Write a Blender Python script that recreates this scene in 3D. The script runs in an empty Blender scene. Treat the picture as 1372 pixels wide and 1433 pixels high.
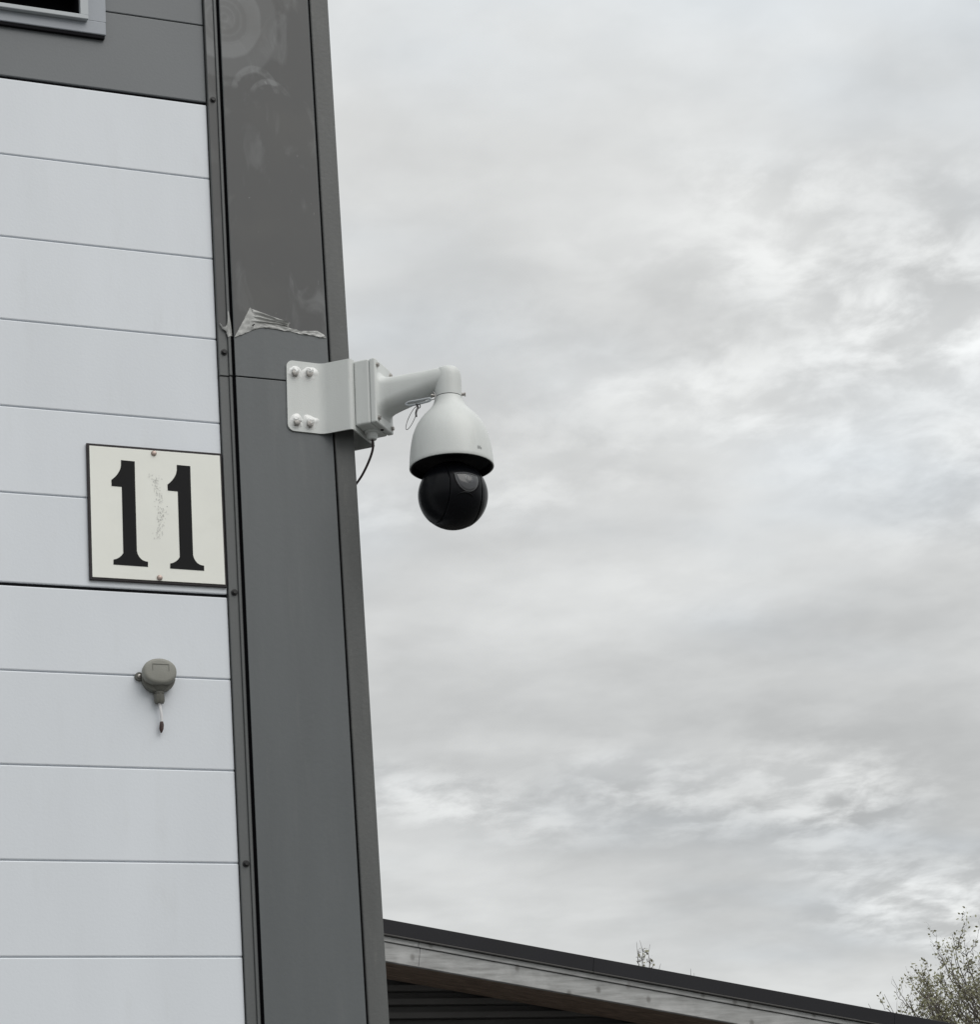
import bpy, bmesh, math, random
from mathutils import Vector, Matrix, noise
random.seed(7)
C = bpy.context.scene.collection
scene = bpy.context.scene

# ------------------------------------------------------------------ camera
cd = bpy.data.cameras.new('camera'); cam = bpy.data.objects.new('camera', cd); C.objects.link(cam)
cd.sensor_fit = 'HORIZONTAL'; cd.sensor_width = 36.0; cd.lens = 3667.82 * 36.0 / 1372.0
cd.clip_start = 0.05; cd.clip_end = 3000
R_ = Vector((0.91586685, -0.39474368, -0.07324847)); U_ = Vector((-0.06637089, -0.32879989, 0.94206451))
F_ = Vector((0.3959581, 0.85794409, 0.32733641)); CP = Vector((-1.75531548, -5.20051766, 1.6))
cam.matrix_world = Matrix(((R_.x, U_.x, -F_.x, CP.x), (R_.y, U_.y, -F_.y, CP.y), (R_.z, U_.z, -F_.z, CP.z), (0, 0, 0, 1)))
scene.camera = cam

# ------------------------------------------------------------------ sky (overcast) and sun
SUN_EL, SUN_AZ = math.radians(50), math.radians(155)      # azimuth clockwise from +Y: in front of the wall, to its right
world = bpy.data.worlds.new('World'); scene.world = world; world.use_nodes = True
W = world.node_tree; W.nodes.clear()
def wn(t, **k):
    n = W.nodes.new(t)
    for a, b in k.items(): setattr(n, a, b)
    return n
def wl(a, b): W.links.new(a, b)
def wmath(op, a, b=None, c=None):
    n = wn('ShaderNodeMath', operation=op)
    for i, v in enumerate((a, b, c)):
        if v is None: continue
        if isinstance(v, (int, float)): n.inputs[i].default_value = v
        else: wl(v, n.inputs[i])
    return n.outputs[0]
out = wn('ShaderNodeOutputWorld'); bg = wn('ShaderNodeBackground')
sky = wn('ShaderNodeTexSky', sky_type='NISHITA', sun_disc=False)
sky.sun_elevation = SUN_EL; sky.sun_rotation = SUN_AZ
tc = wn('ShaderNodeTexCoord'); sp = wn('ShaderNodeSeparateXYZ'); wl(tc.outputs['Generated'], sp.inputs[0])
zz = wmath('ADD', wmath('ABSOLUTE', sp.outputs[2]), 0.16)
cb = wn('ShaderNodeCombineXYZ'); wl(wmath('DIVIDE', sp.outputs[0], zz), cb.inputs[0]); wl(wmath('DIVIDE', sp.outputs[1], zz), cb.inputs[1])
SKY_OFF = (46.8, 0.5)
def cloud(scale, detail, rough, dist, rot, stretch, off):
    m = wn('ShaderNodeMapping'); wl(cb.outputs[0], m.inputs[0])
    m.inputs['Rotation'].default_value = (0, 0, rot); m.inputs['Scale'].default_value = (stretch[0], stretch[1], 1); m.inputs['Location'].default_value = (off[0] + SKY_OFF[0], off[1] + SKY_OFF[1], off[2])
    n = wn('ShaderNodeTexNoise'); wl(m.outputs[0], n.inputs['Vector'])
    n.inputs['Scale'].default_value = scale; n.inputs['Detail'].default_value = detail; n.inputs['Roughness'].default_value = rough; n.inputs['Distortion'].default_value = dist
    return n.outputs['Fac']
def wrange(v, a, b, c, d, smooth=True):
    n = wn('ShaderNodeMapRange', interpolation_type='SMOOTHSTEP' if smooth else 'LINEAR'); wl(v, n.inputs[0])
    for i, x in enumerate((a, b, c, d)): n.inputs[i + 1].default_value = x
    return n.outputs[0]
big = cloud(1.0, 6, 0.56, 0.1, 0.35, (0.75, 1.0), (3.1, 1.7, 0))
mid = cloud(4.2, 6, 0.50, 0.10, 0.35, (0.9, 1.0), (0.4, 5.2, 0))
fin = cloud(14.0, 8, 0.57, 0.20, 0.30, (1.15, 1.0), (2.2, 0.3, 0))
patch = cloud(1.7, 3, 0.5, 0.1, 0.40, (0.65, 1.0), (7.7, 2.9, 0))
b1 = wrange(big, 0.34, 0.66, 0.435, 0.585)
b2 = wrange(mid, 0.34, 0.68, -0.042, 0.045)
billow = wrange(fin, 0.36, 0.68, -0.03, 0.29)
pm = wrange(patch, 0.49, 0.67, 0.07, 1.0)
val = wmath('ADD', wmath('ADD', b1, b2), wmath('MULTIPLY', billow, pm))
# a thinner, slightly bluer sheet here and there
thin = wrange(cloud(1.6, 4, 0.5, 0.1, 0.2, (0.7, 1.0), (9.3, 4.4, 0)), 0.46, 0.66, 0.0, 1.0)
# an overcast sky is brighter overhead than at the horizon
val = wmath('MULTIPLY', val, wrange(sp.outputs[2], 0.0, 1.0, 1.08, 1.75, False))
tint = wn('ShaderNodeMix', data_type='RGBA'); wl(wmath('MULTIPLY', thin, wmath('SUBTRACT', 1.0, pm)), tint.inputs['Factor']); tint.inputs['A'].default_value = (0.990, 1.0, 0.985, 1); tint.inputs['B'].default_value = (0.930, 0.985, 1.025, 1)
cm = wn('ShaderNodeMix', data_type='RGBA', blend_type='MULTIPLY'); cm.inputs['Factor'].default_value = 1
cv = wn('ShaderNodeCombineColor'); [wl(val, cv.inputs[i]) for i in range(3)]
wl(cv.outputs[0], cm.inputs['A']); wl(tint.outputs['Result'], cm.inputs['B'])
# clear sky glimmering through the cloud sheet: Nishita at 0.05
sc_ = wn('ShaderNodeMix', data_type='RGBA', blend_type='MULTIPLY'); sc_.inputs['Factor'].default_value = 1
wl(sky.outputs[0], sc_.inputs['A']); sc_.inputs['B'].default_value = (0.05, 0.05, 0.05, 1)
mx = wn('ShaderNodeMix', data_type='RGBA'); mx.inputs['Factor'].default_value = 0.9
wl(sc_.outputs['Result'], mx.inputs['A']); wl(cm.outputs['Result'], mx.inputs['B'])
wl(mx.outputs['Result'], bg.inputs['Color']); bg.inputs['Strength'].default_value = 1.06
wl(bg.outputs[0], out.inputs[0])

sl = bpy.data.lights.new('sun', 'SUN'); sun = bpy.data.objects.new('sun', sl); C.objects.link(sun)
sl.energy = 1.4; sl.angle = math.radians(50); sl.color = (1.0, 0.97, 0.93)
sd = Vector((math.sin(SUN_AZ) * math.cos(SUN_EL), math.cos(SUN_AZ) * math.cos(SUN_EL), math.sin(SUN_EL)))
sun.rotation_euler = (-sd).to_track_quat('-Z', 'Y').to_euler()
vs = scene.view_settings; vs.view_transform = 'Standard'; vs.look = 'None'; vs.exposure = 0.07; vs.gamma = 1.0; vs.use_curve_mapping = False

# ------------------------------------------------------------------ materials
def mat(name, col, rough=0.5, metal=0.0, var=0.0, vscale=6.0, vstretch=(1, 1, 1), bump=0.0, bscale=200.0, dirt=None, dscale=3.0, damt=0.0, spec=0.5, coat=0.0, orand=0.0):
    m = bpy.data.materials.new(name); m.use_nodes = True; N = m.node_tree; b = N.nodes['Principled BSDF']
    b.inputs['Base Color'].default_value = (*col, 1); b.inputs['Roughness'].default_value = rough; b.inputs['Metallic'].default_value = metal
    b.inputs['Specular IOR Level'].default_value = spec; b.inputs['Coat Weight'].default_value = coat
    t = N.nodes.new('ShaderNodeTexCoord'); mp = N.nodes.new('ShaderNodeMapping'); N.links.new(t.outputs['Object'], mp.inputs[0]); mp.inputs['Scale'].default_value = vstretch
    src = None
    if var:
        n = N.nodes.new('ShaderNodeTexNoise'); n.inputs['Scale'].default_value = vscale; n.inputs['Detail'].default_value = 6; N.links.new(mp.outputs[0], n.inputs['Vector'])
        r = N.nodes.new('ShaderNodeMapRange'); r.inputs[1].default_value = 0.3; r.inputs[2].default_value = 0.7; r.inputs[3].default_value = 1 - var; r.inputs[4].default_value = 1 + var; N.links.new(n.outputs['Fac'], r.inputs[0])
        x = N.nodes.new('ShaderNodeMix'); x.data_type = 'RGBA'; x.blend_type = 'MULTIPLY'; x.inputs['Factor'].default_value = 1; x.inputs['A'].default_value = (*col, 1)
        cc = N.nodes.new('ShaderNodeCombineColor'); [N.links.new(r.outputs[0], cc.inputs[i]) for i in range(3)]; N.links.new(cc.outputs[0], x.inputs['B'])
        src = x.outputs['Result']
    if dirt:
        n = N.nodes.new('ShaderNodeTexNoise'); n.inputs['Scale'].default_value = dscale; n.inputs['Detail'].default_value = 9; n.inputs['Roughness'].default_value = 0.65; N.links.new(mp.outputs[0], n.inputs['Vector'])
        r = N.nodes.new('ShaderNodeMapRange'); r.interpolation_type = 'SMOOTHSTEP'; r.inputs[1].default_value = 0.52; r.inputs[2].default_value = 0.78; r.inputs[3].default_value = 0; r.inputs[4].default_value = damt; N.links.new(n.outputs['Fac'], r.inputs[0])
        x = N.nodes.new('ShaderNodeMix'); x.data_type = 'RGBA'; x.inputs['B'].default_value = (*dirt, 1); N.links.new(r.outputs[0], x.inputs['Factor'])
        if src: N.links.new(src, x.inputs['A'])
        else: x.inputs['A'].default_value = (*col, 1)
        src = x.outputs['Result']
    if orand:
        oi = N.nodes.new('ShaderNodeObjectInfo'); r = N.nodes.new('ShaderNodeMapRange'); N.links.new(oi.outputs['Random'], r.inputs[0]); r.inputs[3].default_value = 1 - orand; r.inputs[4].default_value = 1 + orand
        x = N.nodes.new('ShaderNodeMix'); x.data_type = 'RGBA'; x.blend_type = 'MULTIPLY'; x.inputs['Factor'].default_value = 1
        cc = N.nodes.new('ShaderNodeCombineColor'); [N.links.new(r.outputs[0], cc.inputs[i]) for i in range(3)]; N.links.new(cc.outputs[0], x.inputs['B'])
        if src: N.links.new(src, x.inputs['A'])
        else: x.inputs['A'].default_value = (*col, 1)
        src = x.outputs['Result']
    if src: N.links.new(src, b.inputs['Base Color'])
    if bump:
        n = N.nodes.new('ShaderNodeTexNoise'); n.inputs['Scale'].default_value = bscale; n.inputs['Detail'].default_value = 3; N.links.new(t.outputs['Object'], n.inputs['Vector'])
        bp = N.nodes.new('ShaderNodeBump'); bp.inputs['Strength'].default_value = bump; bp.inputs['Distance'].default_value = 0.002; N.links.new(n.outputs['Fac'], bp.inputs['Height']); N.links.new(bp.outputs[0], b.inputs['Normal'])
    return m
M = {}
M['white'] = mat('white_coated_steel', (0.700, 0.735, 0.778), 0.42, var=0.03, vscale=2.5, vstretch=(2.5, 2.5, 0.6), bump=0.10, bscale=160, dirt=(0.50, 0.51, 0.50), dscale=6, damt=0.17, orand=0.018)
M['grey'] = mat('grey_coated_steel', (0.136, 0.147, 0.156), 0.45, var=0.05, vscale=3, bump=0.10, bscale=160)
M['col'] = mat('slate_grey_coated_steel', (0.104, 0.114, 0.119), 0.42, var=0.08, vscale=4, vstretch=(3, 3, 0.4), bump=0.10, bscale=120, dirt=(0.150, 0.156, 0.156), dscale=9, damt=0.35)
M['corner'] = mat('weathered_grey_steel', (0.092, 0.096, 0.095), 0.5, var=0.10, vscale=9, vstretch=(3, 3, 0.5), bump=0.2, bscale=120, dirt=(0.17, 0.17, 0.16), dscale=16, damt=0.35)
M['strip'] = mat('grey_trim_steel', (0.105, 0.111, 0.112), 0.45, var=0.08, vscale=8, vstretch=(3, 3, 0.4), bump=0.15)
M['lightgrey'] = mat('light_grey_frame_paint', (0.30, 0.325, 0.36), 0.4, var=0.03, bump=0.1)
M['palegrey'] = mat('pale_grey_aluminium', (0.42, 0.45, 0.47), 0.4, var=0.03)
M['black'] = mat('black_rubber_and_shade', (0.009, 0.009, 0.011), 0.8, spec=0.08)  # dark joints and small parts, plus strips whose black stands for shade
M['rustyscrew'] = mat('slightly_rusty_screw', (0.36, 0.29, 0.26), 0.42, metal=0.7, var=0.35, vscale=150)
M['bolt'] = mat('dull_galvanised_bolt', (0.40, 0.385, 0.365), 0.5, metal=0.4, var=0.35, vscale=160)
M['screw'] = mat('dark_screw', (0.02, 0.02, 0.021), 0.45, metal=0.3)
M['steel'] = mat('zinc_steel', (0.42, 0.40, 0.38), 0.38, metal=0.85, var=0.2, vscale=90)
M['shell'] = mat('white_powder_coat', (0.615, 0.637, 0.625), 0.40, var=0.03, vscale=12, vstretch=(2, 2, 0.5), bump=0.15, bscale=420, dirt=(0.42, 0.42, 0.40), dscale=22, damt=0.22)
M['seal'] = mat('white_sealant', (0.80, 0.81, 0.80), 0.38, var=0.08, vscale=60, bump=0.8, bscale=70)
M['ball'] = mat('black_gloss_plastic', (0.004, 0.0045, 0.006), 0.30, spec=0.15)
M['ballmatte'] = mat('black_matte_plastic', (0.005, 0.005, 0.006), 0.6, spec=0.1)
M['glass'] = mat('lens_window_glass', (0.060, 0.062, 0.066), 0.15, spec=0.4, coat=0.15)
M['lens'] = mat('lens_ring', (0.10, 0.105, 0.11), 0.25, metal=0.4)
M['rim'] = mat('grey_window_rim', (0.085, 0.088, 0.092), 0.35)
M['logo'] = mat('faded_grey_print', (0.34, 0.35, 0.35), 0.5)
M['cable'] = mat('dark_maroon_cable', (0.022, 0.010, 0.012), 0.5)
M['wire'] = mat('thin_steel_wire', (0.28, 0.27, 0.27), 0.35, metal=0.7)
M['cream'] = mat('cream_enamel', (0.83, 0.84, 0.785), 0.35, var=0.025, vscale=8, dirt=(0.62, 0.62, 0.57), dscale=9, damt=0.18, bump=0.08, bscale=60)
M['ink'] = mat('black_enamel', (0.010, 0.010, 0.011), 0.5, spec=0.12)
M['border'] = mat('dark_brown_edge', (0.024, 0.020, 0.022), 0.45, spec=0.25, var=0.25, vscale=60)
M['scuff'] = mat('grey_scuff', (0.63, 0.635, 0.60), 0.7, var=0.25, vscale=200)
M['sensor'] = mat('grey_beige_plastic', (0.255, 0.255, 0.228), 0.55, var=0.05, vscale=25, bump=0.15, bscale=300)
M['sensordark'] = mat('dark_olive_plastic', (0.130, 0.130, 0.114), 0.55, var=0.06, vscale=30)
M['whitecable'] = mat('white_cable_sheath', (0.75, 0.75, 0.76), 0.4)
M['tape'] = mat('brown_tape', (0.055, 0.030, 0.028), 0.6, var=0.4, vscale=150)
M['filmedge'] = mat('milky_torn_film', (0.38, 0.385, 0.375), 0.32, var=0.14, vscale=40, bump=0.25, bscale=60)
M['roofblack'] = mat('black_coated_flashing', (0.019, 0.019, 0.022), 0.5, spec=0.2, var=0.12, vscale=2, bump=0.1)
M['soffit'] = mat('brown_stained_wood', (0.20, 0.145, 0.112), 0.65, var=0.35, vscale=6, vstretch=(0.4, 9, 9), bump=0.3, bscale=40)
M['corrugated'] = mat('dark_corrugated_steel', (0.085, 0.083, 0.080), 0.6, spec=0.2, var=0.08)
M['asphalt'] = mat('worn_asphalt', (0.11, 0.108, 0.102), 0.9, var=0.25, vscale=0.8, bump=0.6, bscale=60, dirt=(0.2, 0.19, 0.17), dscale=0.5, damt=0.5)
M['bark'] = mat('grey_bark', (0.11, 0.095, 0.085), 0.85, var=0.3, vscale=20)

SLOPE = math.atan((4.2224 - 3.7075) / (6.5588 - 3.5235))     # pitch of the shed roof
def wood_material():
    m = bpy.data.materials.new('weathered_grey_board'); m.use_nodes = True; N = m.node_tree; b = N.nodes['Principled BSDF']; b.inputs['Roughness'].default_value = 0.75
    L = N.links.new
    t = N.nodes.new('ShaderNodeTexCoord'); mp = N.nodes.new('ShaderNodeMapping'); L(t.outputs['Object'], mp.inputs[0]); mp.inputs['Scale'].default_value = (1.3, 1, 11); mp.inputs['Rotation'].default_value = (0, -SLOPE, 0)
    n = N.nodes.new('ShaderNodeTexNoise'); L(mp.outputs[0], n.inputs['Vector']); n.inputs['Scale'].default_value = 3.5; n.inputs['Detail'].default_value = 9; n.inputs['Roughness'].default_value = 0.65; n.inputs['Distortion'].default_value = 0.25
    cr = N.nodes.new('ShaderNodeValToRGB'); L(n.outputs['Fac'], cr.inputs[0]); cr.color_ramp.elements[0].position = 0.3; cr.color_ramp.elements[0].color = (0.25, 0.25, 0.243, 1); cr.color_ramp.elements[1].position = 0.7; cr.color_ramp.elements[1].color = (0.48, 0.485, 0.48, 1)
    # knots
    sx = N.nodes.new('ShaderNodeSeparateXYZ'); L(t.outputs['Object'], sx.inputs[0]); cx = N.nodes.new('ShaderNodeCombineXYZ'); L(sx.outputs[0], cx.inputs[0]); L(sx.outputs[2], cx.inputs[1])
    mp2 = N.nodes.new('ShaderNodeMapping'); L(cx.outputs[0], mp2.inputs[0]); mp2.inputs['Scale'].default_value = (6.0, 4.6, 1.0)
    v = N.nodes.new('ShaderNodeTexVoronoi'); v.voronoi_dimensions = '2D'; L(mp2.outputs[0], v.inputs['Vector']); v.inputs['Scale'].default_value = 1.0; v.inputs['Randomness'].default_value = 1.0
    r = N.nodes.new('ShaderNodeMapRange'); r.interpolation_type = 'SMOOTHSTEP'; L(v.outputs['Distance'], r.inputs[0]); r.inputs[1].default_value = 0.03; r.inputs[2].default_value = 0.13; r.inputs[3].default_value = 0.7; r.inputs[4].default_value = 0.0
    x = N.nodes.new('ShaderNodeMix'); x.data_type = 'RGBA'; L(r.outputs[0], x.inputs['Factor']); L(cr.outputs[0], x.inputs['A']); x.inputs['B'].default_value = (0.14, 0.135, 0.125, 1)
    # pale drips
    n2 = N.nodes.new('ShaderNodeTexNoise'); L(t.outputs['Object'], n2.inputs['Vector']); n2.inputs['Scale'].default_value = 5; n2.inputs['Detail'].default_value = 7
    r2 = N.nodes.new('ShaderNodeMapRange'); L(n2.outputs['Fac'], r2.inputs[0]); r2.inputs[1].default_value = 0.52; r2.inputs[2].default_value = 0.7; r2.inputs[3].default_value = 0; r2.inputs[4].default_value = 0.5
    y = N.nodes.new('ShaderNodeMix'); y.data_type = 'RGBA'; L(r2.outputs[0], y.inputs['Factor']); L(x.outputs['Result'], y.inputs['A']); y.inputs['B'].default_value = (0.58, 0.58, 0.575, 1)
    L(y.outputs['Result'], b.inputs['Base Color'])
    bp = N.nodes.new('ShaderNodeBump'); bp.inputs['Strength'].default_value = 0.3; bp.inputs['Distance'].default_value = 0.003; L(n.outputs['Fac'], bp.inputs['Height']); L(bp.outputs[0], b.inputs['Normal'])
    return m
M['board'] = wood_material()

def film_material():
    # dull protective film: brownish haze, wiped arcs left by a rag, small scratches; coordinates are world metres
    m = bpy.data.materials.new('dusty_protective_film'); m.use_nodes = True; N = m.node_tree; b = N.nodes['Principled BSDF']; L = N.links.new
    b.inputs['Roughness'].default_value = 0.5
    def mth(op, a, c=None):
        n = N.nodes.new('ShaderNodeMath'); n.operation = op
        for i, v in enumerate((a, c)):
            if v is None: continue
            if isinstance(v, (int, float)): n.inputs[i].default_value = v
            else: L(v, n.inputs[i])
        return n.outputs[0]
    def rng(v, a, c, d, e):
        n = N.nodes.new('ShaderNodeMapRange'); n.interpolation_type = 'SMOOTHSTEP'; L(v, n.inputs[0])
        for i, q in enumerate((a, c, d, e)): n.inputs[i + 1].default_value = q
        return n.outputs[0]
    def nz(scale, det, stretch=(1, 1, 1), dist=0.0):
        mp = N.nodes.new('ShaderNodeMapping'); L(t.outputs['Object'], mp.inputs[0]); mp.inputs['Scale'].default_value = stretch
        n = N.nodes.new('ShaderNodeTexNoise'); L(mp.outputs[0], n.inputs['Vector']); n.inputs['Scale'].default_value = scale; n.inputs['Detail'].default_value = det; n.inputs['Distortion'].default_value = dist
        return n.outputs['Fac']
    t = N.nodes.new('ShaderNodeTexCoord'); s = N.nodes.new('ShaderNodeSeparateXYZ'); L(t.outputs['Object'], s.inputs[0])
    def radius(cx, cz, wob):
        dx = mth('SUBTRACT', s.outputs[0], cx); dz = mth('SUBTRACT', s.outputs[2], cz)
        r = mth('SQRT', mth('ADD', mth('MULTIPLY', dx, dx), mth('MULTIPLY', mth('MULTIPLY', dz, dz), 0.72)))
        return mth('ADD', r, mth('MULTIPLY', mth('SUBTRACT', nz(18, 3), 0.5), wob))
    r = radius(0.045, 4.775, 0.012)
    disc = rng(r, 0.088, 0.096, 1, 0)
    halo = rng(r, 0.128, 0.138, 1, 0)
    band = mth('MULTIPLY', rng(r, 0.056, 0.064, 0, 1), disc)
    rings = mth('MULTIPLY', mth('POWER', mth('ABSOLUTE', mth('SINE', mth('MULTIPLY', r, 190.0))), 6.0), rng(r, 0.058, 0.062, 1, 0))
    def arc(cx, cz, rad, wd, zlow):
        q = radius(cx, cz, 0.006); dd = mth('ABSOLUTE', mth('SUBTRACT', q, rad))
        return mth('MULTIPLY', mth('MULTIPLY', rng(dd, wd * 0.5, wd, 1, 0), rng(s.outputs[2], zlow, zlow + 0.02, 0, 1)), rng(nz(40, 4), 0.35, 0.55, 0.2, 1))
    a1 = arc(0.115, 4.585, 0.052, 0.010, 4.585)
    a2 = arc(0.150, 4.560, 0.050, 0.008, 4.580)
    smear = rng(nz(14, 8, (1, 1, 0.5), 1.2), 0.53, 0.75, 0, 1)
    fleck = rng(nz(55, 3, (1, 1, 0.6), 0.5), 0.70, 0.76, 0, 1)
    tot = mth('ADD', mth('MULTIPLY', halo, 0.22), mth('MULTIPLY', disc, 0.15))
    tot = mth('ADD', tot, mth('MULTIPLY', band, 0.22)); tot = mth('ADD', tot, mth('MULTIPLY', rings, 0.15))
    tot = mth('ADD', tot, mth('MULTIPLY', mth('ADD', a1, a2), 0.30)); tot = mth('ADD', tot, mth('MULTIPLY', smear, 0.36)); tot = mth('ADD', tot, mth('MULTIPLY', fleck, 0.42))
    x = N.nodes.new('ShaderNodeMix'); x.data_type = 'RGBA'; L(tot, x.inputs['Factor']); x.inputs['A'].default_value = (0.069, 0.071, 0.072, 1); x.inputs['B'].default_value = (0.24, 0.25, 0.255, 1)
    # brownish dust along the edges and in stains
    y = N.nodes.new('ShaderNodeMix'); y.data_type = 'RGBA'; L(mth('MULTIPLY', rng(nz(5, 5), 0.45, 0.7, 0, 1), 0.4), y.inputs['Factor']); L(x.outputs['Result'], y.inputs['A']); y.inputs['B'].default_value = (0.090, 0.090, 0.085, 1)
    L(y.outputs['Result'], b.inputs['Base Color'])
    return m
M['film'] = film_material()

def leaf_material(name, c1, c2):
    m = bpy.data.materials.new(name); m.use_nodes = True; N = m.node_tree; b = N.nodes['Principled BSDF']; b.inputs['Roughness'].default_value = 0.5
    g = N.nodes.new('ShaderNodeNewGeometry'); cr = N.nodes.new('ShaderNodeValToRGB'); N.links.new(g.outputs['Random Per Island'], cr.inputs[0])
    cr.color_ramp.elements[0].color = (*c1, 1); cr.color_ramp.elements[1].color = (*c2, 1); N.links.new(cr.outputs[0], b.inputs['Base Color'])
    tr = N.nodes.new('ShaderNodeBsdfTranslucent'); N.links.new(cr.outputs[0], tr.inputs[0]); mxs = N.nodes.new('ShaderNodeMixShader'); mxs.inputs[0].default_value = 0.5
    N.links.new(b.outputs[0], mxs.inputs[1]); N.links.new(tr.outputs[0], mxs.inputs[2]); N.links.new(mxs.outputs[0], N.nodes['Material Output'].inputs[0])
    return m
M['leaf'] = leaf_material('olive_leaves', (0.11, 0.102, 0.042), (0.50, 0.50, 0.34))  # pale end lightened: bright sky bleeding through is put into the leaf colour

# ------------------------------------------------------------------ helpers
def tag(o, label=None, cat=None, kind=None, group=None):
    for k, v in (('label', label), ('category', cat), ('kind', kind), ('group', group)):
        if v: o[k] = v
    return o
def thing(name, label, cat, loc=(0, 0, 0), group=None):
    o = bpy.data.objects.new(name, None); C.objects.link(o); o.location = loc; o.empty_display_size = 0.1
    return tag(o, label, cat, group=group)
def obj(name, bm, m, parent=None, smooth=False, loc=None):
    me = bpy.data.meshes.new(name); bm.to_mesh(me); bm.free()
    for mm in (m if isinstance(m, (list, tuple)) else [m]): me.materials.append(M[mm])
    if smooth:
        for p in me.polygons: p.use_smooth = True
    o = bpy.data.objects.new(name, me); C.objects.link(o)
    if parent: o.parent = parent
    if loc: o.location = loc
    return o
def sharp(o, ang=35):
    for p in o.data.polygons: p.use_smooth = True
    o.data.set_sharp_from_angle(angle=math.radians(ang)); return o
def add_box(bm, x0, x1, y0, y1, z0, z1, bev=0.0, seg=2, mi=0):
    vs_ = [bm.verts.new((x, y, z)) for x in (x0, x1) for y in (y0, y1) for z in (z0, z1)]
    fs = [bm.faces.new([vs_[i] for i in q]) for q in ((0, 1, 3, 2), (4, 6, 7, 5), (0, 4, 5, 1), (2, 3, 7, 6), (0, 2, 6, 4), (1, 5, 7, 3))]
    for f in fs: f.material_index = mi
    if bev:
        es = list({e for f in fs for e in f.edges})
        bmesh.ops.bevel(bm, geom=es, offset=bev, segments=seg, profile=0.5, affect='EDGES', clamp_overlap=True)
def box(name, x0, x1, y0, y1, z0, z1, m, parent, bev=0.0, seg=2):
    bm = bmesh.new(); add_box(bm, x0, x1, y0, y1, z0, z1, bev, seg)
    return obj(name, bm, m, parent)
def add_lathe(bm, prof, axis_o=(0, 0, 0), n=48, mat3=None, cap0=False, cap1=False):
    """profile [(r, h)] about local z; mat3 orients it"""
    mat3 = mat3 or Matrix.Identity(3); O = Vector(axis_o); rings = []
    for r, h in prof:
        rings.append([bm.verts.new(O + mat3 @ Vector((r * math.cos(2 * math.pi * k / n), r * math.sin(2 * math.pi * k / n), h))) for k in range(n)])
    for a, b in zip(rings, rings[1:]):
        for k in range(n): bm.faces.new((a[k], a[(k + 1) % n], b[(k + 1) % n], b[k]))
    if cap0: bm.faces.new(rings[0][::-1])
    if cap1: bm.faces.new(rings[-1])
def add_tube(bm, pts, r, n=8, closed=False):
    pts = [Vector(p) for p in pts]; N_ = len(pts); rings = []
    up = Vector((0.3, 0.2, 0.93)).normalized()
    for i, p in enumerate(pts):
        if closed: t = pts[(i + 1) % N_] - pts[i - 1]
        else: t = pts[min(i + 1, N_ - 1)] - pts[max(i - 1, 0)]
        t.normalize(); a = t.cross(up)
        if a.length < 1e-3: a = t.cross(Vector((1, 0, 0)))
        a.normalize(); b = t.cross(a); rr = r[i] if isinstance(r, (list, tuple)) else r
        rings.append([bm.verts.new(p + a * rr * math.cos(2 * math.pi * k / n) + b * rr * math.sin(2 * math.pi * k / n)) for k in range(n)])
    pr = list(zip(rings, rings[1:])) + ([(rings[-1], rings[0])] if closed else [])
    for a, b in pr:
        for k in range(n): bm.faces.new((a[k], a[(k + 1) % n], b[(k + 1) % n], b[k]))
    if not closed: bm.faces.new(rings[0][::-1]); bm.faces.new(rings[-1])
def smooth_pts(pts, m=6):
    pts = [Vector(p) for p in pts]; q = [pts[0] * 2 - pts[1]] + pts + [pts[-1] * 2 - pts[-2]]; o = []
    for i in range(1, len(q) - 2):
        for k in range(m):
            t = k / m; a, b, c, d = q[i - 1:i + 3]
            o.append(0.5 * ((2 * b) + (c - a) * t + (2 * a - 5 * b + 4 * c - d) * t * t + (3 * b - a - 3 * c + d) * t ** 3))
    return o + [pts[-1]]
def add_prism(bm, poly, y0, y1, bev=0.0):
    """polygon in xz extruded from y0 (front) to y1"""
    a = [bm.verts.new((x, y0, z)) for x, z in poly]; b = [bm.verts.new((x, y1, z)) for x, z in poly]; n = len(poly)
    f0 = bm.faces.new(a); bm.faces.new(b[::-1])
    for k in range(n): bm.faces.new((a[k], b[k], b[(k + 1) % n], a[(k + 1) % n]))
    bmesh.ops.recalc_face_normals(bm, faces=bm.faces[:])
    if bev: bmesh.ops.bevel(bm, geom=[e for e in f0.edges], offset=bev, segments=2, profile=0.5, affect='EDGES', clamp_overlap=True)
TOY = Matrix.Rotation(math.pi / 2, 3, 'X')           # local z -> world -y (out of the wall)
def share(name, src, parent, loc, rot=None):
    o = bpy.data.objects.new(name, src.data); C.objects.link(o); o.parent = parent; o.location = loc
    if rot: o.rotation_euler = rot
    return o

# ------------------------------------------------------------------ ground
bm = bmesh.new()
vs_ = [bm.verts.new(v) for v in ((-600, -600, 0), (600, -600, 0), (600, 900, 0), (-600, 900, 0))]; bm.faces.new(vs_)
tag(obj('ground', bm, 'asphalt'), 'worn grey asphalt yard around the buildings', None, 'structure')

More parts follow.
